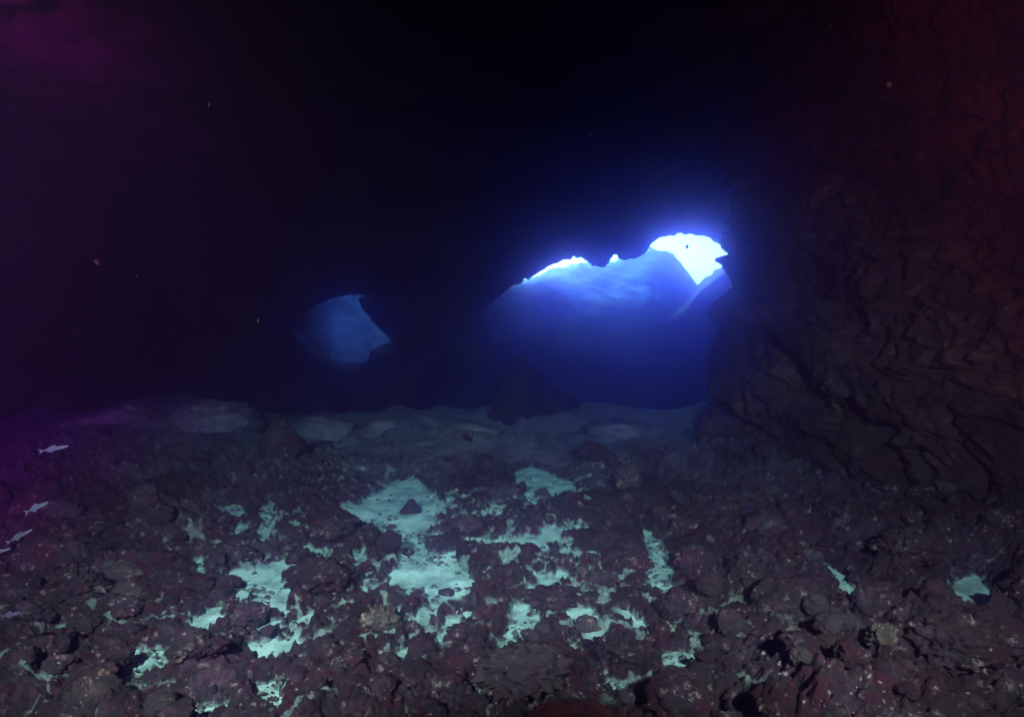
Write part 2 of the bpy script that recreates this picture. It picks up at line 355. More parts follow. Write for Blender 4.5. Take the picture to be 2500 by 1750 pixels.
t = np.linspace(0, 1, ny)
ys = 1.35*(10.2/1.35)**t
ys = np.concatenate([np.linspace(-5.0, 1.30, 40), ys, np.linspace(10.4, 13.5, 20)]); ny = len(ys)
us = np.linspace(-1, 1, nx)
half = np.where(ys < 1.3, 8.0, 0.0)
Y, U = np.meshgrid(ys, us, indexing='ij')
inner = 0.86*np.abs(U)**1.0*np.sign(U)*(np.maximum(Y, 0.9) + 0.7)
edge = smooth(0.9, 1.0, np.abs(U))*np.sign(U)*(9.0 - 0.86*(np.maximum(Y, 0.9) + 0.7)).clip(0.5, 9)
X = inner + edge
Z, DUST = floor_height(X, Y, True)
floor_me = grid_mesh('cave_floor', np.stack([X, Y, Z], -1).reshape(-1, 3), ny, nx)
dust = floor_me.attributes.new('dust', 'FLOAT', 'POINT'); dust.data.foreach_set('value', DUST.astype(np.float32).ravel())
link('cave_floor', floor_me, M_floor, kind='structure')

gy = np.linspace(1.6, 7.6, 230); gx = np.linspace(-4.5, 4.5, 300)
Yg, Xg = np.meshgrid(gy, gx, indexing='ij')
Zg = SAND_Z + 0.016*fbm(Xg*4, Yg*6, 0, 4, 91) - 0.004 + smooth(5.5, 7.5, Yg)*(0.10*fbm(Xg*0.9, Yg*0.9, 0, 3, 93) - 0.06)
link('sand', grid_mesh('sand', np.stack([Xg, Yg, Zg], -1).reshape(-1, 3), len(gy), len(gx)), M_sand, kind='structure')

# ------------------------------------------------------------------ near walls (one curtain around the chamber)
PATH = [(0.5, -4.2), (3.2, -4.0), (4.1, -1.5), (3.9, 1.0), (3.35, 2.8), (2.80, 4.4), (2.38, 5.6), (2.19, 6.3), (2.42, 6.8), (3.2, 7.4), (5.0, 8.6), (5.9, 10.5), (6.0, 13.2)]
def resample(path, step):
    p = np.array(path, float); out = []
    # Catmull-Rom
    q = np.vstack([2*p[0]-p[1], p, 2*p[-1]-p[-2]])
    for i in range(1, len(q)-2):
        n = max(2, int(np.linalg.norm(q[i+1]-q[i])/step))
        for k in range(n):
            u = k/n
            out.append(0.5*((2*q[i]) + (-q[i-1]+q[i+1])*u + (2*q[i-1]-5*q[i]+4*q[i+1]-q[i+2])*u*u + (-q[i-1]+3*q[i]-3*q[i+1]+q[i+2])*u**3))
    out.append(q[-2]); return np.array(out)
def wall_sheet(name, path, step, zs, flare, seed, amp, lean=0.0, mat=M_wall, along=0.75):
    p = resample(path, step); tang = np.gradient(p, axis=0); tang /= np.linalg.norm(tang, axis=1)[:, None]
    nrm = np.stack([-tang[:, 1], tang[:, 0]], -1)       # points into the chamber for a path walked with the rock on its right
    s = np.concatenate([[0], np.cumsum(np.linalg.norm(np.diff(p, axis=0), axis=1))])
    S, Zz = np.meshgrid(s, zs, indexing='ij')
    PX = p[:, 0][:, None] + 0*Zz; PY = p[:, 1][:, None] + 0*Zz
    NX = nrm[:, 0][:, None] + 0*Zz; NY = nrm[:, 1][:, None] + 0*Zz
    wx = along*S + 0.25*fbm(S*0.6, Zz*1.4, 0, 3, seed)      # warped, so the strata swirl
    wz = Zz + 0.34*fbm(S*0.8, Zz*0.9, 4, 3, seed+1) - 0.22*S
    off = flare(S, Zz, PY) + lean*Zz
    bx = wx + 0.05*vnoise(wx*7, wz*7, 1, seed+31); bz = wz + 0.05*vnoise(wx*7, wz*7, 6, seed+31)
    h1, k1 = blocks(bx, bz, 0.55, seed+40); h2, k2 = blocks(bx, bz, 0.22, seed+50); h3, k3 = blocks(bx, bz, 0.085, seed+60)
    off = off + amp*(0.50*fbm(wx*0.8, wz*1.0, 0, 3, seed+2) + 0.10*fbm(wx*1.3, wz*2.6, 0, 3, seed+3, ridged=True)
                     + 0.24*h1*smooth(0, 0.10, k1) + 0.13*h2*smooth(0, 0.16, k2) + 0.06*h3*smooth(0, 0.2, k3)
                     + 0.06*fbm(wx*12, wz*14, 0, 4, seed+5, ridged=True) + 0.05*np.abs(vnoise(wx*14, wz*14, 0, seed+21)) + 0.04*np.abs(vnoise(wx*33, wz*33, 0, seed+22)))
    led = (wz*1.9 + 0.5*fbm(S*0.6, Zz*0.7, 9, 2, seed+13)) % 1.0
    off = off + amp*0.15*smooth(0.0, 0.78, led)*smooth(1.0, 0.84, led)*(0.5 + 0.5*vnoise(S*0.9, Zz*1.1, 0, seed+14))
    co = np.stack([PX + NX*off, PY + NY*off, Zz + 0.05*amp*vnoise(wx*5, wz*5, 0, seed+8)], -1).reshape(-1, 3)
    return link(name, grid_mesh(name, co, len(s), len(zs)), mat, kind='structure')
zr = np.concatenate([np.linspace(-0.6, 3.2, 250), np.linspace(3.24, 6.2, 40)])
def flare_r(S, Zz, PY):
    near = smooth(6.0, 2.5, PY)
    return (0.34 - 0.05*near)*np.exp(-np.clip(Zz, -0.2, 9)/(0.55 + 0.35*near)) - 0.12 - 0.35*near
# path runs from behind the camera along the right side to the far wall; the chamber is on its left
wall_sheet('cave_wall_right', PATH, 0.016, zr, flare_r, 100, 0.62)
LEFT = [(-6.6, 13.2), (-6.6, 10.5), (-6.4, 8.0), (-6.2, 5.0), (-5.6, 1.5), (-4.4, -2.2), (-2.4, -4.0), (0.8, -4.2)]
wall_sheet('cave_wall_left', LEFT, 0.08, np.linspace(-0.6, 6.2, 70), lambda S, Zz, PY: 0.9*np.exp(-np.clip(Zz, -0.2, 9)/0.8), 140, 1.0)

# ------------------------------------------------------------------ ceiling
cx = np.linspace(-10, 9, 300); cyy = np.linspace(-6, 12.1, 300)
CYg, CXg = np.meshgrid(cyy, cx, indexing='ij')
CZ = 3.7 - 0.35*smooth(6, 12, CYg) + 0.45*fbm(CXg*0.5, CYg*0.5, 0, 4, 201) - 0.25*fbm(CXg*1.4, CYg*1.4, 0, 4, 205, ridged=True) + 0.05*fbm(CXg*6, CYg*6, 0, 3, 207)
link('cave_ceiling', grid_mesh('cave_ceiling', np.stack([CXg, CYg, CZ], -1).reshape(-1, 3), len(cyy), len(cx)), M_ceil, kind='structure')

# ------------------------------------------------------------------ far wall with its two mouths
YW = 11.5
def c1(x, y): return (1150 + x/2.679, 450 + y/2.679)
def c2(x, y): return (600 + x/4.018, 650 + y/4.018)
LIP = [(60,840),(150,765),(200,722),(262,672),(340,640),(345,618),(362,616),(375,630),(400,602),(440,578),(480,560),(510,535),(540,520),(570,515),(600,496),(622,492),(645,494),(660,490),(664,474),(676,470),(684,484),(706,482),(712,478),(735,486),(742,498),(760,500),(770,515),(783,522),(790,540),(812,534),(830,541),(862,546),(880,540),(892,520),(902,516),(906,490),(924,478),(926,464),(942,459),(958,466),(962,482),(976,490),(1000,498),(1025,494),(1040,486),(1062,490),(1090,480),(1110,468),(1130,458),(1150,440),(1160,420),(1170,402),
 (1188,382),(1210,366),(1240,345),(1275,342),(1300,336),(1338,336),(1346,320),(1362,322),(1380,317),(1386,330),(1404,332),(1420,326),(1440,325),(1462,334),(1500,336),(1540,345),(1566,352),(1580,375),(1610,384),(1640,396),(1660,404),(1676,412),(1664,424),(1650,436),(1660,446),(1680,456),(1702,474),(1700,500),(1690,520),(1672,548),(1660,572),(1640,602),(1612,616),(1598,632),(1570,652),(1520,690),(1475,735),(1430,790),(1370,850),(1290,895),(1230,925),(1170,965),(1110,1030),(1080,1120),(1060,1300),(1040,1560)]
MOUTH_R = [c1(*p) for p in LIP] + [c1(180, 1560), c1(170, 1300), c1(150, 1100), c1(110, 960)]
WIN = [(760,352),(800,335),(900,303),(1000,286),(1100,278),(1200,274),(1296,286),(1230,318),(1165,350),(1132,384),(1140,415),(1175,455),(1225,515),(1262,562),(1330,630),(1400,702),(1450,750),(1504,800),(1490,850),(1440,872),(1390,884),(1330,882),(1282,905),(1262,940),(1238,985),(1150,1020),(1040,1015),(900,985),(720,900),(560,780),(480,680),(470,600),(520,500),(620,410),(700,370)]
MOUTH_L = [c2(*p) for p in WIN]
def densify(poly, step, jit, seed):
    out = []; n = len(poly); rr = random.Random(seed)
    for i in range(n):
        a = np.array(poly[i]); b_ = np.array(poly[(i+1) % n]); k = max(1, int(np.linalg.norm(b_-a)/step))
        for j in range(k):
            q = a + (b_-a)*j/k
            out.append(q + (np.array([rr.uniform(-jit, jit), rr.uniform(-jit, jit)]) if j else 0))
    return out
def wall_xz(px, py):
    v = at(px, py, YW); return np.array([v.x, v.z])
holes = [[wall_xz(*p) for p in densify(MOUTH_R, 6, 2.0, 3)], [wall_xz(*p) for p in densify(MOUTH_L, 6, 2.4, 4)]]
def build_far_wall():
    x0, x1, z0, z1 = -8.2, 7.2, -0.8, 6.3
    pts, edges = [], []
    def loop(ps):
        k = len(pts); pts.extend([Vector((float(p[0]), float(p[1]))) for p in ps])
        edges.extend([(k+i, k+(i+1) % len(ps)) for i in range(len(ps))])
    n = 40
    outer = [(x0+(x1-x0)*i/n, z0) for i in range(n)] + [(x1, z0+(z1-z0)*i/20) for i in range(20)] + [(x1-(x1-x0)*i/n, z1) for i in range(n)] + [(x0, z1-(z1-z0)*i/20) for i in range(20)]
    loop(outer)
    for h in holes: loop(h)
    st = 0.09
    gx_, gz_ = np.meshgrid(np.arange(x0+st, x1-st/2, st), np.arange(z0+st, z1-st/2, st), indexing='ij')
    gx_ = gx_.ravel() + RNG.uniform(-.3, .3, gx_.size)*st; gz_ = gz_.ravel() + RNG.uniform(-.3, .3, gz_.size)*st
    ok = np.ones(gx_.size, bool)
    for h in holes: ok &= poly_sdf(gx_, gz_, np.array(h)) > 0.04
    pts.extend([Vector((float(a), float(b_))) for a, b_ in zip(gx_[ok], gz_[ok])])
    vs_, es_, fs_, *_r = delaunay_2d_cdt(pts, edges, [], 0, 1e-6)
    v = np.array([(p.x, p.y) for p in vs_])
    cen = np.array([v[list(f)].mean(0) for f in fs_])
    keep = np.ones(len(cen), bool)
    for h in holes: keep &= poly_sdf(cen[:, 0], cen[:, 1], np.array(h)) > 0
    faces = [tuple(f) for f, k in zip(fs_, keep) if k]
    dist = np.full(len(v), 9.0)
    for h in holes: dist = np.minimum(dist, np.abs(poly_sdf(v[:, 0], v[:, 1], np.array(h))))
    y = YW - smooth(0, 1.2, dist)*(0.25 + 0.5*fbm(v[:, 0]*0.9, v[:, 1]*0.9, 0, 4, 301)) - 0.1*smooth(0, .3, dist)*fbm(v[:, 0]*3.5, v[:, 1]*3.5, 0, 3, 305)
    co = [(a[0], float(b_), a[1]) for a, b_ in zip(v, y)]
    # thickness of the rock round each mouth; right one drawn out unseen to cut sky light
    cnt = {}
    for f in faces:
        for i in range(len(f)):
            e = (f[i], f[(i+1) % len(f)]); cnt[e] = cnt.get(e, 0) + 1
    rim = [e for e in cnt if (e[1], e[0]) not in cnt and dist[e[0]] < 0.02 and dist[e[1]] < 0.02]
    vid = {}
    for e in rim:
        for k in e:
            if k not in vid:
                x, z = v[k]
                chain = [k]
                for j, dy in enumerate(tuple(q*(1.45 + 1.5*float(smooth(1.2, -0.1, np.array(x)))) for q in (0.12, 0.35, 0.65, 1.0)) if x > -1.0 else (0.1, 0.2, 0.3, 0.4)):
                    g = 0.03*(j+1)*(1 + vnoise(x*5, z*5, j, 311))
                    co.append((x + dy*x/YW*1.08 + g*0.4*np.sign(x), YW + dy, z + dy*0.125 + g)); chain.append(len(co)-1)
                vid[k] = chain
    for a, b_ in rim:
        for j in range(4):
            faces.append((vid[b_][j], vid[a][j], vid[a][j+1], vid[b_][j+1]))
    return np_mesh('far_wall', co, faces, True)
link('cave_wall_far', build_far_wall(), M_ceil, kind='structure')

# ------------------------------------------------------------------ pale slope that climbs out through the mouths
RIDGE = [(600, 600), (950, 640), (1150, 700), (1280, 684), (1352, 652), (1435, 641), (1490, 637), (1514, 633), (1560, 620), (1587, 605), (1610, 609), (1631, 614), (1645, 622), (1654, 636), (1668, 652), (1684, 670), (1702, 693), (1716, 708), (1740, 730), (1800, 760), (1900, 790)]
YR = 14.6
rx = np.array([at(p, q, YR).x for p, q in RIDGE]); rz = np.array([at(p, q, YR).z for p, q in RIDGE])
sx = np.linspace(-8.5, 7.5, 420); sy = np.concatenate([np.linspace(8.2, 14.2, 170), np.linspace(14.22, 15.2, 40), np.linspace(15.25, 16.6, 24)])
SY, SX = np.meshgrid(sy, sx, indexing='ij')
fx_ = np.linspace(-9, 9, 721); fz_ = np.interp(fx_, rx, rz)
kern = np.exp(-np.linspace(-2.5, 2.5, 61)**2); fs_ = np.convolve(np.pad(fz_, 30, mode='edge'), kern/kern.sum(), mode='valid')   # only the crest itself is sharp
crest = np.exp(-((SY-YR)/0.45)**2); QX = SX*YR/np.maximum(SY, 8)
ridge_z = np.interp(QX, fx_, fz_)*crest + np.minimum(np.interp(QX, fx_, fs_), np.interp(QX, fx_, fz_) + 0.25)*(1-crest)
ridge_z = ridge_z + np.exp(-((SY-YR)/0.35)**2)*(0.085*fbm(SX*6, SY*0.8, 0, 4, 411) + 0.02*vnoise(SX*17, SY*3, 0, 413))
left = smooth(-1.0, -1.9, SX)
prof = 1 - (1 - np.clip((SY-10.3)/(YR-10.3), 0, 1))**1.5
SZ_r = ridge_z*np.minimum(prof, 1.0) - 0.25*np.clip(SY-YR, 0, 9)
SZ_l = -0.25 + 4.6*np.clip((SY-11.0)/5.8, 0, 1)**0.9 - 0.8*smooth(11.7, 11.45, SY) + 2.8*smooth(-3.1, -4.9, SX)*smooth(11.8, 12.6, SY)  # last term: outer left bank, raised to shade the left mouth
SZ = SZ_r*(1-left) + SZ_l*left
rough_ = 0.05*fbm(SX*0.9 + SY*0.5, SY*0.9, 0, 3, 401) + 0.035*fbm(SX*2.2 + SY*1.8, SY*1.2 - SX*0.8, 0, 4, 405, ridged=True)
SZ = SZ + rough_*(0.25 + 0.75*(np.abs(SY-YR) > 0.6)) - 0.9*smooth(10.9, 10.0, SY)
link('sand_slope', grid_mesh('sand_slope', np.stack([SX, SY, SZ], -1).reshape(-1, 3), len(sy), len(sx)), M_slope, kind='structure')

# ------------------------------------------------------------------ water: one even volume round everything
def water_volume():
    bm = bmesh.new(); bmesh.ops.create_cube(bm, size=1.0)
    for v in bm.verts: v.co = Vector((v.co.x*24 - 0.5, v.co.y*23.0 + 5.5, v.co.z*8.4 + 2.4))
    me = bpy.data.meshes.new('haze'); bm.to_mesh(me); bm.free()
    m = bpy.data.materials.new('water_haze'); m.use_nodes = True; nt = m.node_tree; nt.nodes.clear()
    pv = nt.nodes.new('ShaderNodeVolumePrincipled'); out = nt.nodes.new('ShaderNodeOutputMaterial')
    pv.inputs['Density'].default_value = 0.30
    pv.inputs['Color'].default_value = (0.16, 0.115, 0.36, 1)
    pv.inputs['Absorption Color'].default_value = (0.135, 0.38, 0.82, 1)
    pv.inputs['Anisotropy'].default_value = 0.965
    nt.links.new(pv.outputs[0], out.inputs['Volume'])
    o = link('haze', me, m, kind='stuff', label='blue murky sea water filling the whole cave')
    return o

# ------------------------------------------------------------------ rocks
def ico(sub):
    bm = bmesh.new(); bmesh.ops.create_icosphere(bm, subdivisions=sub, radius=1.0)
    v = np.array([p.co[:] for p in bm.verts]); f = [tuple(q.index for q in p.verts) for p in bm.faces]; bm.free()
    return v, f
ICO = {k: ico(k) for k in (3, 4, 5)}
def rock_mesh(name, seed, sub=4, boxy=0.35, knob=0.2, flat=0.75, point=0.0):
    v, f = ICO[sub]; v = v.copy()
    rr = np.random.default_rng(seed)
    # facets: cut the ball with a few random planes
    for k in range(7):
        n = rr.normal(size=3); n /= np.linalg.norm(n); dcut = rr.uniform(0.62, 0.92)
        over = np.clip(v @ n - dcut, 0, None); v = v - over[:, None]*n*(0.5 + boxy)
    n0 = v/np.linalg.norm(v, axis=1)[:, None]; o = seed*3.7
    dsp = 0.20*fbm(v[:, 0]*1.3+o, v[:, 1]*1.3, v[:, 2]*1.3, 3, seed) + knob*fbm(v[:, 0]*4+o, v[:, 1]*4, v[:, 2]*4, 3, seed+5) \
        + 0.7*knob*fbm(v[:, 0]*9+o, v[:, 1]*9, v[:, 2]*9, 3, seed+9, ridged=True)
    v = v + n0*dsp[:, None]
    if point: 
        k = 1 - point*smooth(-0.4, 1.1, v[:, 2]); v[:, 0] *= k; v[:, 1] *= k
    v[:, 2] *= flat
    return np_mesh(name, v, f)
LIB = {m.name: [] for m in (M_rock, M_grey, M_pale, M_red)}
def lib_mesh(mat, k):
    L_ = LIB[mat.name]
    while len(L_) <= k:
        me = rock_mesh('rock', 1000 + len(L_)*13 + len(mat.name), sub=4, boxy=random.uniform(0.3, 0.7), knob=random.uniform(0.2, 0.36), flat=random.uniform(0.6, 0.95))
        me.materials.append(mat); L_.append(me)
    return L_[k]
def fh(x, y): return float(floor_height(np.array([x]), np.array([y]))[0])
PLACED = []
def put_rock(name, px, py, w, h, mat, label, cat='rock', seed=0, dist=None, depth=0.8, rot=None, sink=0.22, sub=4, tilt=0.0, group=None, **kw):
    """px, py: foot of the rock in the photograph; w, h its size in photograph pixels, turned into metres at its place on the ground"""
    g = at(px, py, dist) if dist else ground(px, py, 0.03)
    wm = w*g.y/F; hm = h*g.y/F
    me = rock_mesh(name, 500 + seed, sub=sub, flat=1.0, **kw); me.materials.append(mat)
    v = np.array([q.co[:] for q in me.vertices]); lo, hi = v.min(0), v.max(0)
    v = (v - (lo+hi)/2)/(hi-lo)*np.array([wm, wm*depth, hm*(1+sink)])
    if tilt:
        c, s_ = math.cos(tilt), math.sin(tilt); v = np.stack([c*v[:, 0]-s_*v[:, 2], v[:, 1], s_*v[:, 0]+c*v[:, 2]], -1)
    me.vertices.foreach_set('co', v.astype(np.float32).ravel()); me.update()
    o = link(name, me, mat, label=label, cat=cat, group=group)
    base = g.z if dist else min(fh(g.x, g.y + wm*depth*0.4), 0.16)
    o.location = (g.x, g.y + wm*depth*0.45, base + hm*(0.5 - sink*0.5))
    PLACED.append((o.location.x, o.location.y, wm*0.5))
    return o
GS = 'stones lying on the central sand channel'
put_rock('pointed_boulder', 1302, 1062, 250, 195, M_dark, 'tall dark pointed boulder standing before the blue lit slope', seed=1, dist=7.3, point=0.55, sub=5, depth=0.9)
put_rock('boulder', 668, 1162, 125, 90, M_rock, 'dark wedge-shaped boulder at the back of the rubble, left of the sand channel', seed=2, point=0.3, tilt=0.2, sub=5)
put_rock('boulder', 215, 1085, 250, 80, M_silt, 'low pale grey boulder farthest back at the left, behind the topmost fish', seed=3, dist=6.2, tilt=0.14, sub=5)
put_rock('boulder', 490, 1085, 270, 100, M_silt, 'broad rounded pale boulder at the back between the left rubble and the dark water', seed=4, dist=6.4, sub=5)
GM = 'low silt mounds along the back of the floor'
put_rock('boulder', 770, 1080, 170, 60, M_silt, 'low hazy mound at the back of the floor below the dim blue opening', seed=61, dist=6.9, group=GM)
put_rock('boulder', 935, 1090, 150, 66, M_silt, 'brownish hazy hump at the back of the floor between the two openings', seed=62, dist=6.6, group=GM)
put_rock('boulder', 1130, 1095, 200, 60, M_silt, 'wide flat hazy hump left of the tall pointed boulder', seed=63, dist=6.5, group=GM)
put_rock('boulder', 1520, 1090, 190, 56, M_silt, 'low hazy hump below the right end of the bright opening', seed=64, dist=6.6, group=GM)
put_rock('stone', 998, 1243, 62, 58, M_rock, 'brown pointed stone on the far end of the sand channel', seed=5, point=0.45, group=GS)
put_rock('stone', 952, 1276, 34, 30, M_rock, 'small dark stone on bare sand below the brown pointed stone', seed=6, group=GS)
put_rock('stone', 893, 1294, 54, 36, M_grey, 'grey twin-lobed stone on the left edge of the sand channel', seed=7, group=GS)
put_rock('stone', 946, 1300, 50, 22, M_rock, 'flat dark stone lying across the narrow part of the sand channel', seed=8, group=GS)
put_rock('stone', 903, 1328, 42, 38, M_grey, 'round grey stone left of the large dark stone in the channel', seed=9, group=GS)
put_rock('stone', 946, 1362, 68, 56, M_rock, 'largest dark rounded stone blocking the middle of the sand channel', seed=10, sub=5, group=GS)
put_rock('stone', 995, 1341, 32, 42, M_rock, 'upright reddish-brown oval stone right of the channel middle', seed=11, group=GS)
put_rock('stone', 1021, 1356, 27, 26, M_rock, 'small round dark stone just right of the upright oval stone', seed=12, group=GS)
put_rock('stone', 910, 1382, 36, 28, M_rock, 'brown oval stone at the left corner of the near sand basin', seed=13, group=GS)
put_rock('stone', 1020, 1434, 38, 42, M_rock, 'knobbly dark stone standing in the middle of the near sand basin', seed=14, group=GS)
put_rock('stone', 1034, 1458, 22, 18, M_rock, 'smallest dark stone below the knobbly stone in the sand basin', seed=15, group=GS)
put_rock('stone', 1061, 1408, 38, 24, M_rock, 'dark cap-shaped stone on the upper right of the sand basin', seed=16, group=GS)
put_rock('stone', 1086, 1434, 50, 40, M_rock, 'dark lumpy stone on the right shore of the sand basin', seed=17, group=GS)
put_rock('stone', 1098, 1392, 40, 30, M_rock, 'dark stone overhanging the top right corner of the sand basin', seed=18, group=GS)
GE = 'stones on the far small sand patch'
put_rock('stone', 1325, 1202, 44, 38, M_grey, 'round dark stone centred on the far small sand patch', seed=19, group=GE)
put_rock('stone', 1275, 1196, 26, 26, M_rock, 'small stone on the left tip of the far small sand patch', seed=20, group=GE)
put_rock('stone', 1385, 1246, 78, 40, M_rock, 'long dark stone bordering the near side of the far small sand patch', seed=21, group=GE)
put_rock('slab', 1462, 1166, 100, 46, M_rock, 'tilted dark slab right of the far small sand patch', seed=22, tilt=-0.35, sub=5)
put_rock('rock', 1540, 1215, 80, 66, M_grey, 'hazy grey rock standing right of the tilted dark slab', seed=23)
put_rock('rock', 925, 1545, 120, 50, M_pale, 'pale yellowish crusted rock below and left of the sand basin', seed=24, sub=5, sink=0.7, knob=0.4)
put_rock('rock', 1436, 1520, 78, 56, M_grey, 'grey furry-looking rock above the tiny sand spot near the centre', seed=25)
put_rock('rock', 1737, 1478, 76, 62, M_grey, 'grey lumpy rock right of the narrow upright sand streak', seed=26)
put_rock('rock', 1788, 1572, 76, 60, M_grey, 'grey furry rock below the grey lumpy rock on the right', seed=27)
put_rock('rock', 1998, 1530, 66, 48, M_grey, 'smooth arched pinkish rock below the slanting sand streak on the right', seed=28, tilt=0.35)
put_rock('rock', 1944, 1648, 62, 52, M_pale, 'pale green knobbly crust rock below the smooth arched rock', seed=29, knob=0.4, sink=0.5)
put_rock('rock', 2168, 1666, 92, 52, M_pale, 'pale greenish crust rock in the lower right rubble', seed=30, sink=0.7, knob=0.4)
put_rock('boulder', 1275, 1745, 280, 100, M_grey, 'big grey textured boulder at the bottom centre edge', seed=31, sub=5, knob=0.36, boxy=0.6, sink=0.4)
put_rock('boulder', 1660, 1520, 110, 70, M_rock, 'dark blocky rock under the narrow upright sand streak', seed=32, sub=5)
put_rock('boulder', 1350, 1475, 190, 39, M_rock, 'broad dark mound below the thin slanting sand strip', seed=33, sub=5, knob=0.36, boxy=0.6, sink=0.4)
put_rock('boulder', 1130, 1300, 150, 61, M_rock, 'dark round-topped boulder on the right bank of the sand channel', seed=34, sub=5, knob=0.36, boxy=0.6, sink=0.4)
put_rock('boulder', 800, 1330, 130, 49, M_rock, 'dark mound on the left bank of the sand channel', seed=35, sub=5, knob=0.36, boxy=0.6, sink=0.4)
put_rock('boulder', 1130, 1540, 170, 61, M_rock, 'dark mound between the sand basin and the sandy gravel run', seed=36, sub=5, knob=0.36, boxy=0.6, sink=0.4)
put_rock('boulder', 760, 1460, 200, 61, M_rock, 'dark maroon mound between the left sand pool and the sand basin', seed=37, sub=5, knob=0.36, boxy=0.6, sink=0.4)
put_rock('boulder', 600, 1520, 110, 64, M_rock, 'brownish dark boulder at the left edge of the left sand pool', seed=38, sub=5, knob=0.36, boxy=0.6, sink=0.4)
put_rock('boulder', 1770, 1085, 130, 72, M_wall, 'domed dark rock at the foot of the right cave wall', seed=39, dist=5.6, sub=5)
GR = 'red crusted rocks along the bottom edge'
put_rock('crusted_rock', 1090, 1900, 220, 70, M_red, 'dark red crusted rock at the bottom edge, left of the pink mound', seed=40, sub=5, group=GR)
put_rock('crusted_rock', 1410, 1900, 300, 80, M_red, 'bright pink and ochre crusted mound cut by the bottom edge', seed=41, sub=5, group=GR)
put_rock('crusted_rock', 1660, 1895, 180, 60, M_red, 'small ochre crusted rock at the bottom edge, right of the pink mound', seed=42, sub=5, group=GR)
put_rock('slab', 285, 1425, 110, 34, M_grey, 'thin curved grey slab lying in the left rubble', seed=43, tilt=-0.3)
put_rock('boulder', 2250, 1420, 190, 80, M_rock, 'dark boulder on the right slope above the lone right sand pool', seed=44, sub=5, knob=0.36, boxy=0.6, sink=0.4)
put_rock('boulder', 2380, 1720, 260, 120, M_rock, 'large maroon boulder in the bottom right corner', seed=45, sub=5, knob=0.36, boxy=0.6, sink=0.4)
put_rock('boulder', 150, 1500, 180, 88, M_rock, 'dark maroon boulder near the left edge above the forked-tail fish', seed=46, sub=5, knob=0.36, boxy=0.6, sink=0.4)
put_rock('boulder', 460, 1660, 170, 88, M_rock, 'dark maroon boulder right of the squarish sand patch at bottom left', seed=47, sub=5, knob=0.36, boxy=0.6, sink=0.4)
put_rock('boulder', 1540, 1640, 200, 61, M_rock, 'dark maroon mound left of the bright gravel patch near the bottom', seed=48, sub=5, knob=0.36, boxy=0.6, sink=0.4)

# rubble: the rocks that lie singly on top of the reef; each is told by its look and the nearest marked rock
import re as _re
ANCHORS = []
_short = {}
for o in C.objects:
    if 'label' in o and o.get('category') == 'rock':
        t_ = _re.split(r"\b(?:at|of|on|below|left|right|in|behind|between|standing|lying|above|blocking|under|bordering|just|overhanging|centred|cut|near|farthest|before)\b|,", o['label'])[0].strip()
        _short.setdefault(t_, []).append(o)
for t_, os_ in _short.items():
    if len(os_) == 1 and len(t_.split()) >= 2: ANCHORS.append((t_, os_[0].location.copy()))
USED = {}
def rubble_label(x, y, size, mat):
    tone = {'encrusted_rock': 'maroon', 'grey_crusted_rock': 'greyish', 'pale_crusted_rock': 'pale'}[mat.name]
    big = 'tiny' if size < 0.037 else 'small' if size < 0.052 else 'fist-sized' if size < 0.078 else 'larger'
    best = sorted(ANCHORS, key=lambda a: (a[1].x-x)**2 + (a[1].y-y)**2)
    for t_, p in best[:4]:
        dx, dy = x-p.x, y-p.y
        side = ('right of' if dx > 0 else 'left of') if abs(dx) > abs(dy)*1.3 else ('behind' if dy > 0 else 'in front of')
        far = 'close ' if dx*dx+dy*dy < 0.16 else 'well ' if dx*dx+dy*dy > 0.8 else ''
        lab = f'{big} {tone} rock {far}{side} the {t_}'
        if lab not in USED: break
    USED[lab] = USED.get(lab, 0) + 1
    return lab
rr = random.Random(11); made = 0; tries = 0
while made < 235 and tries < 6000:
    tries += 1
    px = rr.uniform(-20, 2520); py = rr.choice((rr.uniform(1090, 1780), rr.uniform(1200, 1780)))
    g = ground(px, py, 0.06)
    if g.x > 2.9: continue
    size = rr.choice((0.03, 0.04, 0.05, 0.06, 0.08, 0.11))*rr.uniform(0.8, 1.25)
    if float(pool_distance(np.array([g.x]), np.array([g.y]))[0]) < size*0.9: continue
    if any((g.x-a)**2 + (g.y-b)**2 < (c*0.8 + size)**2 for a, b, c in PLACED): continue
    mat = rr.choices((M_rock, M_grey, M_pale), (0.85, 0.15, 0.0))[0]
    lab, grp = rubble_label(g.x, g.y, size, mat), 'loose rocks of the rubble'
    o = link('rock', lib_mesh(mat, rr.randrange(9)), None, label=lab, cat='rock', group=grp)
    o.location = (g.x, g.y, fh(g.x, g.y) + size*0.02)
    o.rotation_euler = (rr.uniform(-.4, .4), rr.uniform(-.4, .4), rr.uniform(0, 6.28))
    o.scale = (size*rr.uniform(.8, 1.3), size*rr.uniform(.8, 1.2), size*rr.uniform(.7, 1.1))
    PLACED.append((g.x, g.y, size)); made += 1

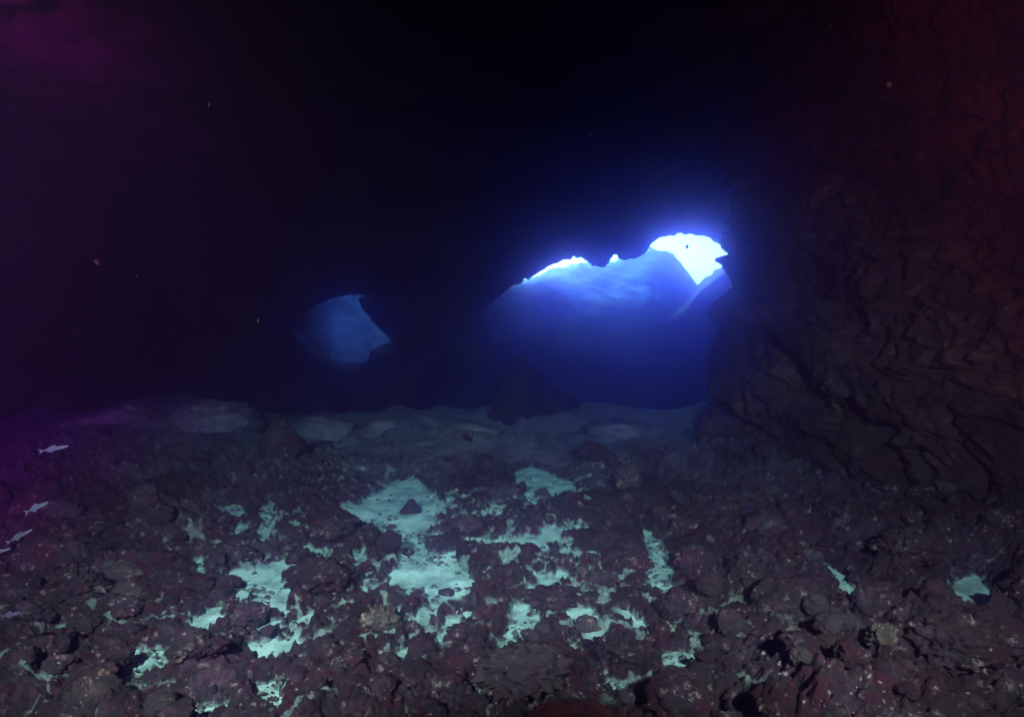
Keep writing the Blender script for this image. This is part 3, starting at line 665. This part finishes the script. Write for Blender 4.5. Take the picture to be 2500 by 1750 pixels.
# broken shell and coral grit: nobody could count it
M_grit = sand_mat('shell_grit', (0.02, 0.03, 0.035), (0.10, 0.135, 0.15), spec=(0.24, 0.29, 0.30), scale=3.0)
def grit():
    n = 4200
    y = 1.5*(8.0/1.5)**RNG.random(n); x = RNG.uniform(-1, 1, n)*0.86*(y+0.5)
    w = fbm(x*2.6, y*2.6, 0, 3, 501) + 0.35*vnoise(x*9, y*9, 0, 505) + 0.55*smooth(0.16, 0.0, pool_distance(x, y))*(pool_distance(x, y) > -0.03)
    keep = w > RNG.uniform(0.12, 0.85, n); x, y = x[keep], y[keep]; n = len(x)
    z = floor_height(x, y); z = np.maximum(z, 0.0)
    size = 0.0018 + 0.0075*RNG.random(n)**3.5
    big = RNG.random(n) < 0.02; size[big] *= 2.0
    base = np.array([(1, 0, 0), (-0.5, 0.8, 0.1), (-0.6, -0.7, -0.1), (0.1, 0.1, 0.55), (0.0, 0.0, -0.5)])
    fs = np.array([(0, 1, 3), (1, 2, 3), (2, 0, 3), (1, 0, 4), (2, 1, 4), (0, 2, 4)])
    v = np.empty((n, 5, 3)); ang = RNG.uniform(0, 6.28, n)
    for k in range(5):
        b = base[k] + RNG.normal(0, 0.22, (n, 3))
        c, s_ = np.cos(ang), np.sin(ang)
        v[:, k, 0] = x + size*(c*b[:, 0] - s_*b[:, 1])*1.3; v[:, k, 1] = y + size*(s_*b[:, 0] + c*b[:, 1]); v[:, k, 2] = z + size*(b[:, 2] + 0.3)
    tri = (fs[None] + 5*np.arange(n)[:, None, None]).reshape(-1, 3)
    me = bpy.data.meshes.new('shell_grit'); me.vertices.add(n*5); me.vertices.foreach_set('co', v.astype(np.float32).ravel())
    m = len(tri); me.loops.add(m*3); me.loops.foreach_set('vertex_index', tri.astype(np.int32).ravel())
    me.polygons.add(m); me.polygons.foreach_set('loop_start', np.arange(0, m*3, 3, dtype=np.int32)); me.update(calc_edges=True)
    link('shell_grit', me, M_grit, kind='stuff', label='pale broken shell and coral grit scattered over the dark reef', cat='grit')
grit()
def pebbles():
    n = 22000
    y = 1.7*(5.2/1.7)**RNG.random(n); x = RNG.uniform(-1.9, 1.9, n)
    d = pool_distance(x, y); keep = (d > -0.03 - 0.2*RNG.random(n)**2) & (d < 0.05) & (fbm(x*5, y*5, 0, 3, 601) > RNG.uniform(-0.35, 0.3, n)); x, y = x[keep], y[keep]; n = len(x)
    v0, f0 = ico(1); f0 = np.array(f0); m = len(v0)
    size = 0.003 + 0.011*RNG.random(n)**2.5
    z = np.maximum(floor_height(x, y), 0.004)
    v = v0[None]*size[:, None, None]*(1 + 0.25*RNG.normal(size=(n, m, 1))).clip(0.5, 1.5)*np.array([1.2, 0.9, 0.75]) + np.stack([x, y, z], -1)[:, None, :]
    fc = (f0[None] + m*np.arange(n)[:, None, None]).reshape(-1, 3)
    me = np_mesh('pebbles', v.reshape(-1, 3), fc.tolist(), True)
    link('pebbles', me, M_floor, kind='stuff', label='small dark pebbles strewn along the edges of the sand', cat='pebbles')
pebbles()

# ------------------------------------------------------------------ fish
def fish_mat():
    m, nt, b = new_mat('silver_fish'); L = nt.links.new
    tc = N(nt, 'ShaderNodeTexCoord'); sep = N(nt, 'ShaderNodeSeparateXYZ'); L(tc.outputs['Object'], sep.inputs[0])
    n = N(nt, 'ShaderNodeTexNoise', i_Scale=60.0); L(tc.outputs['Object'], n.inputs['Vector'])
    mr = N(nt, 'ShaderNodeMapRange'); L(sep.outputs['Z'], mr.inputs[0]); mr.inputs[1].default_value = -0.10; mr.inputs[2].default_value = 0.10
    r = ramp(nt, [(0.2, (0.07, 0.10, 0.18)), (0.55, (0.035, 0.05, 0.13)), (0.8, (0.03, 0.035, 0.07))]); L(mr.outputs[0], r.inputs[0])
    L(r.outputs[0], b.inputs['Base Color']); b.inputs['Roughness'].default_value = 0.4; b.inputs['Metallic'].default_value = 0.15
    return m
M_fish = fish_mat()
M_fin, nt_, b_ = new_mat('fish_fin'); b_.inputs['Base Color'].default_value = (0.04, 0.05, 0.09, 1); b_.inputs['Roughness'].default_value = 0.6
M_eye, nt_, b_ = new_mat('fish_eye'); b_.inputs['Base Color'].default_value = (0.01, 0.01, 0.012, 1); b_.inputs['Roughness'].default_value = 0.15
def fish_parts():
    """unit-length fish along +X (head at +X)"""
    prof = [(-0.40, 0.012, 0.022), (-0.34, 0.018, 0.030), (-0.22, 0.028, 0.044), (-0.05, 0.042, 0.064), (0.12, 0.046, 0.070), (0.28, 0.042, 0.062), (0.38, 0.030, 0.044), (0.46, 0.016, 0.023), (0.495, 0.004, 0.006)]
    k = 14; co = []; fc = []
    for x, ry, rz_ in prof:
        for j in range(k):
            a = 2*math.pi*j/k; co.append((x, ry*math.cos(a), rz_*math.sin(a)*(1.0 if math.sin(a) > 0 else 1.12)))
    for i in range(len(prof)-1):
        for j in range(k): fc.append((i*k+j, i*k+(j+1) % k, (i+1)*k+(j+1) % k, (i+1)*k+j))
    fc.append(tuple(range(k))[::-1]); fc.append(tuple((len(prof)-1)*k+j for j in range(k)))
    body = np_mesh('body', co, fc)
    def fin(name, outline, th):
        n = len(outline); co = [(x, th*0.5, z) for x, z in outline] + [(x, -th*0.5, z) for x, z in outline]
        fc = [tuple(range(n)), tuple(range(2*n-1, n-1, -1))] + [(i, i+n, (i+1) % n + n, (i+1) % n) for i in range(n)]
        return np_mesh(name, co, fc, False)
    tail = fin('tail_fin', [(-0.37, 0.018), (-0.44, 0.05), (-0.52, 0.10), (-0.505, 0.05), (-0.47, 0.0), (-0.505, -0.05), (-0.52, -0.10), (-0.44, -0.05), (-0.37, -0.018)], 0.006)
    dorsal = fin('dorsal_fin', [(0.10, 0.085), (0.04, 0.135), (-0.10, 0.105), (-0.22, 0.062), (-0.22, 0.045), (0.10, 0.075)], 0.005)
    anal = fin('anal_fin', [(-0.05, -0.085), (-0.10, -0.125), (-0.24, -0.065), (-0.24, -0.045)], 0.005)
    v, f = ICO[3]; eye = np_mesh('eye', v*0.014, f)
    for me, m in ((body, M_fish), (tail, M_fin), (dorsal, M_fin), (anal, M_fin), (eye, M_eye)): me.materials.append(m)
    return [('body', body, (0, 0, 0)), ('tail_fin', tail, (0, 0, 0)), ('dorsal_fin', dorsal, (0, 0, 0)), ('anal_fin', anal, (0, 0, 0)), ('eye', eye, (0.40, 0.030, 0.018)), ('eye', eye, (0.40, -0.030, 0.018))]
FISH = fish_parts()
def fish(px, py, length_px, y, tilt, yaw, label):
    p = at(px, py, y); o = bpy.data.objects.new('fish', None); C.objects.link(o)
    o['label'] = label; o['category'] = 'fish'; o['group'] = 'slender fish swimming at the left edge'
    for nm, me, loc in FISH:
        c = bpy.data.objects.new(nm, me); C.objects.link(c); c.parent = o; c.location = loc
    s_ = length_px*y/F; o.scale = (s_, s_, s_); o.location = p
    o.rotation_euler = (0.15, -tilt, yaw); return o
fish(132, 1095, 68, 2.9, R(10), R(8), 'topmost slender bluish fish, in front of the low pale boulder')
fish(90, 1238, 76, 2.5, R(24), R(-10), 'bright slender silver-blue fish above the left rubble, second from the top')
fish(48, 1308, 66, 2.6, R(27), R(12), 'dim slender fish below the bright silver-blue fish')
fish(26, 1500, 74, 2.1, R(16), R(-20), 'fish with spread tail against the left edge, lowest but one')
fish(4, 1345, 44, 2.3, R(15), R(10), 'small fish half cut off by the left edge')

# ------------------------------------------------------------------ particles drifting in the water
M_part, nt_, b_ = new_mat('drifting_matter'); b_.inputs['Base Color'].default_value = (0.012, 0.007, 0.006, 1); b_.inputs['Roughness'].default_value = 0.8
M_dpart, nt_, b_ = new_mat('dark_drifting_matter'); b_.inputs['Base Color'].default_value = (0.10, 0.10, 0.12, 1)
PM = [rock_mesh('drifting_particle', 900+k, sub=3, flat=1.0, knob=0.25) for k in range(4)]
for me in PM: me.materials.append(M_part)
def speck(px, py, w, h, y, label, tilt=0.0, mat=None, k=0):
    y = y*2.0; p = at(px, py, y); me = PM[k % 4]
    if mat: me = me.copy(); me.materials.clear(); me.materials.append(mat)
    o = link('drifting_particle', me, None, label=label, cat='particle', group='particles drifting in the dark water')
    o.location = p; o.scale = (0.4*w*y/F, 0.32*w*y/F, 0.4*h*y/F); o.rotation_euler = (0, tilt, k); return o
for k, (px, py, w, h, y, t_, lab) in enumerate([
    (510, 256, 7, 13, 1.6, 0.2, 'tiny reddish particle adrift in the dark at upper left'),
    (1442, 331, 4, 16, 1.6, 0.1, 'thin upright pale particle in the dark above the small bright gap'),
    (2027, 63, 14, 14, 1.5, 0.0, 'round tan particle near the top above the right cave wall'),
    (2170, 207, 18, 18, 1.5, 0.0, 'largest round tan particle before the upper right cave wall'),
    (1749, 234, 3, 12, 1.6, 0.0, 'thin reddish particle above the big bright opening'),
    (1159, 166, 4, 10, 1.6, 0.3, 'faint small particle in the dark at the top centre'),
    (630, 783, 6, 11, 1.8, 0.1, 'pale particle left of the dim blue opening'),
    (335, 675, 4, 6, 1.8, 0.0, 'faint speck in the purple dark at left'),
    (312, 736, 3, 7, 1.8, 0.2, 'very faint speck below the other purple dark speck'),
    (1149, 1058, 7, 17, 1.9, -0.25, 'pinkish upright particle before the hazy floor in the middle'),
    (236, 640, 12, 20, 2.0, 0.7, 'dim pinkish drifting shred high above the left fish'),
    (1473, 779, 4, 5, 1.9, 0.0, 'small pale speck before the blue lit slope')]):
    speck(px, py, w, h, y, lab, t_, k=k)
speck(1678, 602, 11, 11, 3.0, 'round dark particle seen against the white opening', mat=M_dpart, k=2)

water_volume()
